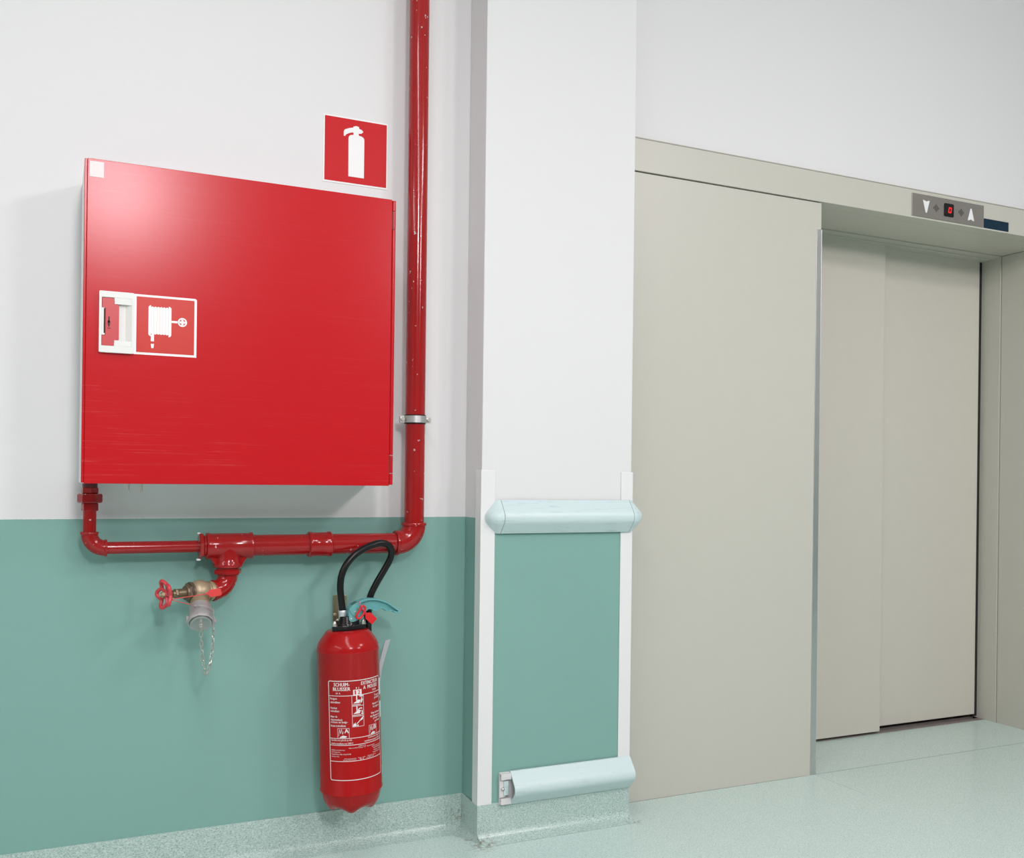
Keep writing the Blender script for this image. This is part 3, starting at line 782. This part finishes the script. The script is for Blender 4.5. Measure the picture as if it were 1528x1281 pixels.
# lead seal tag with its cord
mb = MB(); TY = -0.145
mb.prism([(.3745,.7834),(.3834,.7937),(.4063,.7964),(.4121,.7938),(.4152,.7806),(.4123,.7771),(.3860,.7730),(.3813,.7784)], TY-.0012, TY+.0012)
tg = obj('seal_tag', mb, M_TAGRED, hv, bevel=.0008)
mb = MB()
mb.tube(smooth_path([(.3755, TY, .7834), (.3512, -.148, .7801), (.320, -.150, .7768), (.2933, -.152, .7736), (.2850, -.150, .7725)], 5), .0011, 8)
mb.tube(smooth_path([(.2850, -.150, .7725), (.2911, -.149, .7698), (.3268, -.146, .7589), (.3402, -.144, .7553), (.352, -.135, .7560)], 5), .0009, 8)
obj('seal_cord', mb, M_TAGRED, tg)

# ================================================================== EXTINGUISHER
EX = Vector((0.7888, -0.110, 0.163)); TILT = Matrix.Rotation(-0.0376, 4, 'Y')
ex = tag(empty('fire_extinguisher', EX, TILT), 'red foam fire extinguisher with black hose and teal lever', 'extinguisher')
R0 = 0.0878
# body: petal shaped foot, cylinder, shoulder dome
prof = [(.047, R0*.985), (.0475, R0+.0012), (.0505, R0+.0012), (.052, R0), (.441, R0), (.443, R0+.0012), (.446, R0+.0012), (.4475, R0*.997)]
prof += [(.4475+h, r) for h, r in ((.006, .0872), (.012, .0856), (.018, .0831), (.024, .0798), (.030, .0757), (.036, .0712), (.042, .0667), (.047, .0628), (.0505, .0590), (.0522, .0540), (.0526, .030), (.062, .028))]
mb = MB(); mb.lathe((0, 0, 0), (0, 0, 1), prof, 64, cap=False)
nA, nR = 80, 12; vs = []; fs = []
for i in range(nR+1):
    q = i/nR
    for k in range(nA):
        a = 2*PI*k/nA
        rr = R0*.985*math.sin(PI/2*min(1, q)) if q < 1 else R0*.985
        rr = R0*.985*q
        lob = 0.5+0.5*math.cos(5*(a+PI/2+.29))
        base = .047-.054*math.sqrt(max(0, 1-q**3.2))
        dip = .0115*math.exp(-((q-.70)/.20)**2)*(lob**1.6) - .014*math.exp(-(q/.38)**2)
        vs.append((rr*math.cos(a), rr*math.sin(a), base-dip if q < 1 else .047))
for i in range(nR):
    for k in range(nA):
        k2 = (k+1) % nA
        fs.append((i*nA+k, (i+1)*nA+k, (i+1)*nA+k2, i*nA+k2))
mb.add(vs, fs, True)
body = obj('cylinder', mb, M_EXT, ex, local=True)
# printed label wrapped around the front
def wrap(s_, z): # arc length, height -> local point just proud of the paint
    a = s_/R0; r = R0+.0005
    return Vector((r*math.sin(a), -r*math.cos(a), z))
def strip(m, s0, z0, s1, z1, w):
    L = math.hypot(s1-s0, z1-z0); k = max(1, int(abs(s1-s0)/.006)); nx, nz = -(z1-z0)/L*w/2, (s1-s0)/L*w/2
    vs = []
    for i in range(k+1):
        t = i/k; s_ = s0+(s1-s0)*t; z = z0+(z1-z0)*t
        vs += [wrap(s_+nx, z+nz), wrap(s_-nx, z-nz)]
    m.add(vs, [(2*i, 2*i+1, 2*i+3, 2*i+2) for i in range(k)])
def patch(m, s0, s1, z0, z1):
    k = max(1, int((s1-s0)/.005)); vs = []
    for i in range(k+1):
        s_ = s0+(s1-s0)*i/k; vs += [wrap(s_, z0), wrap(s_, z1)]
    m.add(vs, [(2*i, 2*i+2, 2*i+3, 2*i+1) for i in range(k)])
def quadp(m, pts): m.add([wrap(*p) for p in pts], [tuple(range(len(pts)))])
SL = 0.0835
lab = MB(); W = .0021
zt, z1_, zA, z2_, z3_, zb = .370, .329, .2105, .1915, .1465, .0935
for a, b in ((zt, 1), (zb, 1)): strip(lab, -SL+.003, a, SL-.003, a, W)
for z in (z1_, zA, z2_, z3_): strip(lab, -SL, z, SL, z, .0016)
for s_ in (-SL, SL): strip(lab, s_, zb+.003, s_, zt-.003, W)
for sx in (-1, 1):
    strip(lab, sx*SL, zt-.003, sx*(SL-.003), zt, W); strip(lab, sx*SL, zb+.003, sx*(SL-.003), zb, W)
T = []
def dual(txtL, txtR, z0, z1, wL, wR, sl=-.0785, sr=.0785):
    if txtL: T.append((txtL, sl, sl+wL, z0, z1))
    if txtR: T.append((txtR, sr-wR, sr, z0, z1))
T += [('SCHUIM-', -.0665, -.0225, .3555, .3655), ('BLUSSER', -.0690, -.0200, .3430, .3530), ('34  A', -.061, -.048, .3340, .3385),
      ('EXTINCTEUR', .0110, .0720, .3555, .3655), ('A  MOUSSE', .0170, .0700, .3430, .3530), ('233 B', .0480, .0640, .3340, .3390),
      ('9  l', -.0050, .0040, .3460, .3515)]
def word(t, x, z, h=.0058, right=False, k=.64):
    w = len(t)*h*k*.78
    T.append((t, x-w if right else x, x if right else x+w, z, z+h*(1.25 if any(c in t for c in 'gpqyj') else 1)))
for t, z in (('Borgpen', .3170), ('uittrekken', .3085), ('Handvat', .2925), ('indrukken', .2840), ('Naar de', .2685), ('vlammenbasis', .2600), ('richten en knijp-', .2515), ('kraan indrukken', .2430)):
    word(t, -.0785, z)
for t, z in (('Tirer la', .3170), ('goupille', .3085), ('Appuyer sur', .2925), ('la poignee', .2840), ('Viser la base', .2685), ('des flammes et', .2600), ('presser la', .2515), ('gachette', .2430)):
    word(t, .0785, z, right=True)
for t, z in (('Geschikt voor gebruik op elek-', .2020), ('trische installaties tot 1000 V', .1940)): word(t, -.0785, z, .0050, False, .52)
for t, z in (('Convient pour usage sur', .2020), ("installations jusqu'a 1000 V", .1940)): word(t, .0785, z, .0050, True, .56)
for i, z in enumerate((.1755, .1700, .1640, .1585)):
    word(('Jaarlijks te controleren door', 'een bevoegd persoon', 'Na gebruik laten vullen, ook gedeeltelijk', 'Gebruik tot +60 C')[i], -.0785, z, .0034, False, .52)
    word(('A verifier chaque annee par', 'une personne competente', 'Recharger apres emploi', "Temperature jusqu'a +60 C")[i], .0785, z, .0034, True, .52)
for t, x0, x1, z in (('Water en schuim', -.028, -.004, .1815), ('AFFF 6 %', -.001, .020, .1850), ('Eau et mousse', .024, .052, .1815), ('Drukgas  N2', -.002, .020, .1805),
                     ('Droog bewaren', -.040, -.008, .1520), ('Type  ABF', -.003, .018, .1520), ('Conserver au sec', .026, .056, .1535),
                     ('Vrij van vorst houden', -.045, -.008, .1484), ('9 l', .002, .012, .1484), ('Proteger du gel', .022, .048, .1490)):
    T.append((t, x0, x1, z, z+.0031))
text_mb(T, lambda x, z: wrap(x, z), lab)
# instruction pictograms
for z0, z1 in ((.2995, .3285), (.2705, .2990), (.2415, .2700)):
    for q in ((-.0165, z0, .0165, z0), (-.0165, z1, .0165, z1), (-.0165, z0, -.0165, z1), (.0165, z0, .0165, z1)): strip(lab, *q, .0010)
for dz in (0, -.0290):
    quadp(lab, [(-.0135, .3065+dz), (.0045, .3065+dz), (.0085, .3150+dz), (.0015, .3165+dz), (-.0025, .3140+dz)])
    strip(lab, -.003, .314+dz, -.003, .3285+dz, .0030); patch(lab, -.0150, .0080, .3015+dz, .3035+dz)
patch(lab, .0050, .0155, .3240, .3275); strip(lab, .0085, .3065, .0120, .3220, .0026); strip(lab, .0105, .3080, .0145, .3170, .0022)
quadp(lab, [(-.001, .2880), (.004, .2930), (.0115, .2930), (.0130, .2900), (.0060, .2905), (.0010, .2860)])
strip(lab, .0120, .2730, .0120, .2860, .0028); quadp(lab, [(.0085, .2765), (.0155, .2765), (.0120, .2722)])
strip(lab, -.0040, .2490, .0150, .2680, .0022); quadp(lab, [(.0060, .2570), (.0130, .2600), (.0150, .2680), (.0090, .2640)])
quadp(lab, [(-.0150, .2425), (-.0050, .2425), (-.0045, .2465), (-.0070, .2500), (-.0075, .2540), (-.0100, .2490), (-.0115, .2520), (-.0145, .2470)])
quadp(lab, [(-.0035, .2425), (.0005, .2425), (.0008, .2455), (-.0012, .2475), (-.0030, .2455)])
# A and B class boxes
for s0, s1, ltr in ((-.058, -.026, 'A'), (.033, .062, 'B')):
    for q in ((s0, .2110, s0, .2385), (s1, .2110, s1, .2385), (s0, .2385, s1, .2385)): strip(lab, *q, .0009)
    text_mb([(ltr, s0+(s1-s0)*.60, s1-.001, .2255, .2370)], lambda x, z: wrap(x, z), lab)
    fl = [(.10, .218), (.16, .236), (.26, .224), (.34, .237), (.44, .222), (.50, .230)]
    for (a, z), (b, zz) in zip(fl, fl[1:]): strip(lab, s0+(s1-s0)*a, z, s0+(s1-s0)*b, zz, .0010)
    quadp(lab, [(s0+(s1-s0)*.14, .2122), (s0+(s1-s0)*.70, .2122), (s0+(s1-s0)*.80, .2165), (s0+(s1-s0)*.45, .2190), (s0+(s1-s0)*.22, .2150)])
lo = obj('label_print', lab, M_PRINT, body, local=True); lo['label'] = 'white printed label with extinguisher instructions in two languages'
mb = MB()
def wrap_patch(m, s0, s1, z0, z1, dr):
    k = 6; vs = []
    for i in range(k+1):
        a = (s0+(s1-s0)*i/k)/R0; r = R0+dr
        for z in (z0, z1): vs.append(Vector((r*math.sin(a), -r*math.cos(a), z)))
    m.add(vs, [(2*i, 2*i+2, 2*i+3, 2*i+1) for i in range(k)], True)
wrap_patch(mb, -.0125, .0115, .3295, .3445, .0003)
nb = obj('number_box', mb, M_PRINT, body, local=True)
T2 = text_mb([('I', -.0075, -.0053, .3315, .3425), ('-', -.0092, -.0060, .3402, .3418), ('2', .0010, .0070, .3315, .3425)], lambda x, z: (lambda a: Vector(((R0+.0008)*math.sin(a), -(R0+.0008)*math.cos(a), z)))(x/R0))
obj('number_print', T2, M_SIGNRED, body, local=True)
for s0, s1, z0, z1 in ((.0870, .128, .313, .360), (.0890, .128, .248, .294), (.1000, .130, .083, .108)):
    mb = MB(); wrap_patch(mb, s0, s1, z0, z1, .0004); obj('service_sticker', mb, M_SIGNWHITE, body, local=True)
# head flange and bolts
def ew(x, y, z): return Vector((x, y, z))
ZF = .4995
mb = MB(); out = []
fl = [(-.049, -.016), (-.046, -.023), (-.036, -.024), (-.022, -.030), (-.006, -.033), (.010, -.031), (.026, -.026), (.040, -.026), (.049, -.021), (.051, -.012), (.044, .004), (.030, .022), (.010, .032), (-.010, .032), (-.030, .022), (-.044, .004)]
n = len(fl)
v = [(x, y, ZF) for x, y in fl] + [(x, y, ZF+.016) for x, y in fl]
mb.add(v, [tuple(range(n-1, -1, -1)), tuple(range(n, 2*n))] + [(i, (i+1) % n, n+(i+1) % n, n+i) for i in range(n)])
fo = obj('flange', mb, M_BLACKPL, ex, local=True, bevel=.003)
mb = MB(); mb.lathe((-.002, -.004, ZF+.014), (0, 0, 1), [(0, .029), (.006, .028), (.010, .024), (.024, .022), (.026, .020)], 28)
mb.lathe((-.028, -.006, ZF+.014), (0, 0, 1), [(0, .011), (.012, .011), (.014, .009)], 20)
mb.box(.012, .032, -.012, .008, ZF+.014, ZF+.040)
obj('valve_head', mb, M_BLACKPL, ex, local=True)
for x, y in ((-.0415, -.0165), (.0415, -.0185), (.020, .022), (-.022, .022)):
    mb = MB(); mb.lathe((x, y, ZF+.015), (0, 0, 1), [(0, .0085), (.0015, .0085), (.0016, .0055)], 18); mb.hexn((x, y, ZF+.0165), (x, y, ZF+.0235), .0068, .3)
    mb.lathe((x, y, ZF+.0235), (0, 0, 1), [(0, .0055), (.004, .0045), (.006, .002)], 16); obj('bolt', mb, M_NICKEL, fo, local=True)
# hose (world coordinates)
hp = [(.7545, -.112, .700), (.754, -.112, .7186), (.7493, -.113, .7517), (.7465, -.113, .7846), (.7501, -.113, .8173), (.7632, -.112, .8465), (.7865, -.110, .8723), (.8169, -.107, .8915), (.8500, -.104, .9042), (.8754, -.100, .9064),
      (.8965, -.096, .8967), (.9041, -.093, .8764), (.8985, -.090, .853), (.8825, -.087, .8233), (.8600, -.084, .784), (.8443, -.082, .748), (.8390, -.081, .7083), (.8385, -.080, .690)]
mb = MB(); mb.tube(smooth_path(hp, 6), .0098, 18); obj('hose', mb, M_RUBBER, ex)
mb = MB(); a = Vector((.7555, -.112, .691)); b = Vector((.7543, -.112, .7178)); d_ = b-a
mb.lathe(a, d_, [(0, .0108), (.001, .0118), (.006, .0118), (.0065, .0112), (.018, .0112), (.0185, .0118), (.025, .0118), (.027, .0108)], 24)
obj('ferrule', mb, M_CRIMP, ex)
mb = MB(); mb.lathe((.8405, -.080, .600), (-.02, 0, 1), [(0, .007), (.010, .010), (.050, .011), (.085, .011), (.095, .0120), (.108, .0120), (.110, .010)], 20)
obj('nozzle', mb, M_BLACKPL, ex)
# lever
lev = [(.7658,.7221),(.7705,.7280),(.7764,.7337),(.7918,.7421),(.8020,.7460),(.8119,.7488),(.8240,.7503),(.8353,.7503),(.8480,.7492),(.8590,.7465),(.8720,.7420),(.8829,.7367),(.9023,.7236),(.9150,.7142),(.9190,.7105),(.9193,.7075),(.9165,.7048),(.9125,.7042),(.9060,.7052),(.9025,.7067),(.8985,.7098),(.8944,.7117),(.8905,.7112),(.8864,.7105),(.8820,.7108),(.8769,.7125),(.8722,.7165),(.8673,.719),(.8620,.7203),(.8577,.7203),(.8530,.7175),(.8484,.7142),(.8435,.7135),(.8389,.7142),(.8345,.7178),(.8294,.7203),(.8232,.7195),(.8185,.7152),(.8046,.7053)]
y0, y1 = -.134, -.106
rec = [(.7990,.7365),(.8100,.7420),(.8230,.7452),(.8353,.7455),(.8480,.7443),(.8590,.7417),(.8720,.7372),(.8829,.7318),(.9000,.7200),(.9120,.7118),(.9130,.7100),(.9085,.7098),(.9010,.7122),(.8944,.7160),(.8864,.7150),(.8790,.7160),(.8722,.7210),(.8620,.7250),(.8530,.7225),(.8460,.7185),(.8389,.7188),(.8330,.7225),(.8260,.7245),(.8150,.7215),(.8050,.7200),(.8000,.7250)]
def resample(pts, n):
    P_ = pts+[pts[0]]; L = [0]
    for a_, b_ in zip(P_, P_[1:]): L.append(L[-1]+math.hypot(b_[0]-a_[0], b_[1]-a_[1]))
    o = []
    j = 0
    for i in range(n):
        s_ = L[-1]*i/n
        while L[j+1] < s_: j += 1
        t = (s_-L[j])/max(1e-9, L[j+1]-L[j]); o.append((P_[j][0]+(P_[j+1][0]-P_[j][0])*t, P_[j][1]+(P_[j+1][1]-P_[j][1])*t))
    return o
head = [(.7658,.7221),(.7764,.7337),(.7918,.7421),(.8000,.7450),(.8046,.7053),(.7990,.6960),(.7955,.6921),(.7870,.6885),(.7786,.6862),(.7740,.6865),(.7693,.6889),(.7668,.6925),(.7661,.6981)]
bm_ = bmesh.new()
def fill_front(outer, holes, y):
    """triangulated face between outlines"""
    b = bmesh.new(); es = []
    for loop in [outer]+holes:
        vs_ = [b.verts.new((x, y, z)) for x, z in loop]
        es += [b.edges.new((vs_[i], vs_[(i+1) % len(vs_)])) for i in range(len(vs_))]
    bmesh.ops.triangle_fill(b, edges=es, use_beauty=True, use_dissolve=False)
    b.verts.index_update(); V_ = [tuple(v.co) for v in b.verts]; F_ = [tuple(v.index for v in f.verts) for f in b.faces]; b.free()
    return V_, F_
mb = MB()
V_, F_ = fill_front(lev, [rec], y0); mb.add(V_, F_)
V_, F_ = fill_front(lev, [], y1); mb.add(V_, F_)
V_, F_ = fill_front(rec, [], y0+.009); mb.add(V_, F_)
def wallp(loop, ya, yb):
    n = len(loop); mb.add([(x, ya, z) for x, z in loop]+[(x, yb, z) for x, z in loop], [(i, (i+1) % n, n+(i+1) % n, n+i) for i in range(n)])
wallp(lev, y0, y1); wallp(rec, y0, y0+.009)
obj('lever', mb, M_TEALPL, ex, bevel=.0008, seg=1)
mb = MB(); mb.prism(head, -.1375, -.103); hd = obj('lever_head', mb, M_TEALPL2, ex, bevel=.0012)
for x, z in ((.7830, .7150), (.7730, .6955)):
    mb = MB(); mb.lathe((x, -.1370, z), (0, -1, 0), [(0, .0022), (.0012, .0022), (.0018, .001)], 12); obj('rivet', mb, M_NICKEL, hd)
mb = MB(); mb.tube([(.7662, -.1380, .7225), (.7715, -.1382, .7120), (.7790, -.1382, .7035), (.7880, -.1380, .6980)], .0009, 6)
mb.tube([(.7885, -.1380, .7270), (.7905, -.1382, .7210), (.7935, -.1382, .7245)], .0014, 6); obj('grip_line', mb, M_SEAM, hd)
# safety seal: loop, tag and string
mb = MB(); yl = -.145
mb.tube(smooth_path([(.8061, yl, .7322), (.8108, yl, .7265), (.8094, yl, .7145), (.8018, yl, .7029), (.7931, yl, .6969), (.7865, yl, .6995), (.7868, yl, .7075), (.7949, yl, .7200), (.8010, yl, .7300), (.8061, yl, .7322)], 5)[:-1], .0031, 10, closed=True)
mb.tube([(.8020, yl, .7240), (.8060, yl, .7170), (.8110, yl, .7110)], .0022, 8)
sl = obj('safety_seal', mb, M_SEALRED, ex); sl['label'] = 'bright red plastic loop seal'
mb = MB(); mb.prism([(.8102,.7115),(.8240,.7125),(.8282,.7110),(.8448,.6950),(.8450,.6925),(.8325,.6795),(.8295,.6790),(.8115,.6955)], -.1475, -.1450)
obj('seal_tag', mb, M_SEALRED, sl, bevel=.0006)
mb = MB(); mb.tube(smooth_path([(.7936, -.141, .7460), (.796, -.143, .7362), (.8000, -.146, .7255), (.8078, -.1485, .7191), (.8126, -.1485, .7114)], 4), .0011, 8)
obj('seal_string', mb, M_PINK, sl)
# grey plastic flap behind the cylinder
mb = MB(); mb.prism([(.8915,.6165),(.8942,.6178),(.9075,.6212),(.9092,.6198),(.9070,.6150),(.8935,.5700),(.8840,.5350),(.8800,.5000),(.8650,.5000),(.8690,.5300),(.8757,.5560)], -.080, -.076)
obj('grey_flap', mb, M_GREYPL, ex, bevel=.0008)
# wall bracket
br = tag(empty('wall_bracket', (.7727, 0, .62)), 'yellowish zinc wall bracket plate behind the extinguisher hose', 'bracket')
mb = MB(); mb.prism([(.7560,.560),(.7965,.560),(.7965,.7432),(.7945,.7465),(.7905,.7485),(.7619,.7490),(.7575,.7475),(.7555,.7440)], -.003, 0.0)
mb.box(.7560, .7900, -.040, 0.0, .640, .643); obj('plate', mb, M_ZINC, br, bevel=.0006)
for x, z in ((.7612, .6905), (.785, .6905)):
    mb = MB(); mb.lathe((x, -.003, z), (0, -1, 0), [(0, .0055), (.002, .0050), (.0035, .002)], 14); obj('screw', mb, M_BRASS, br)
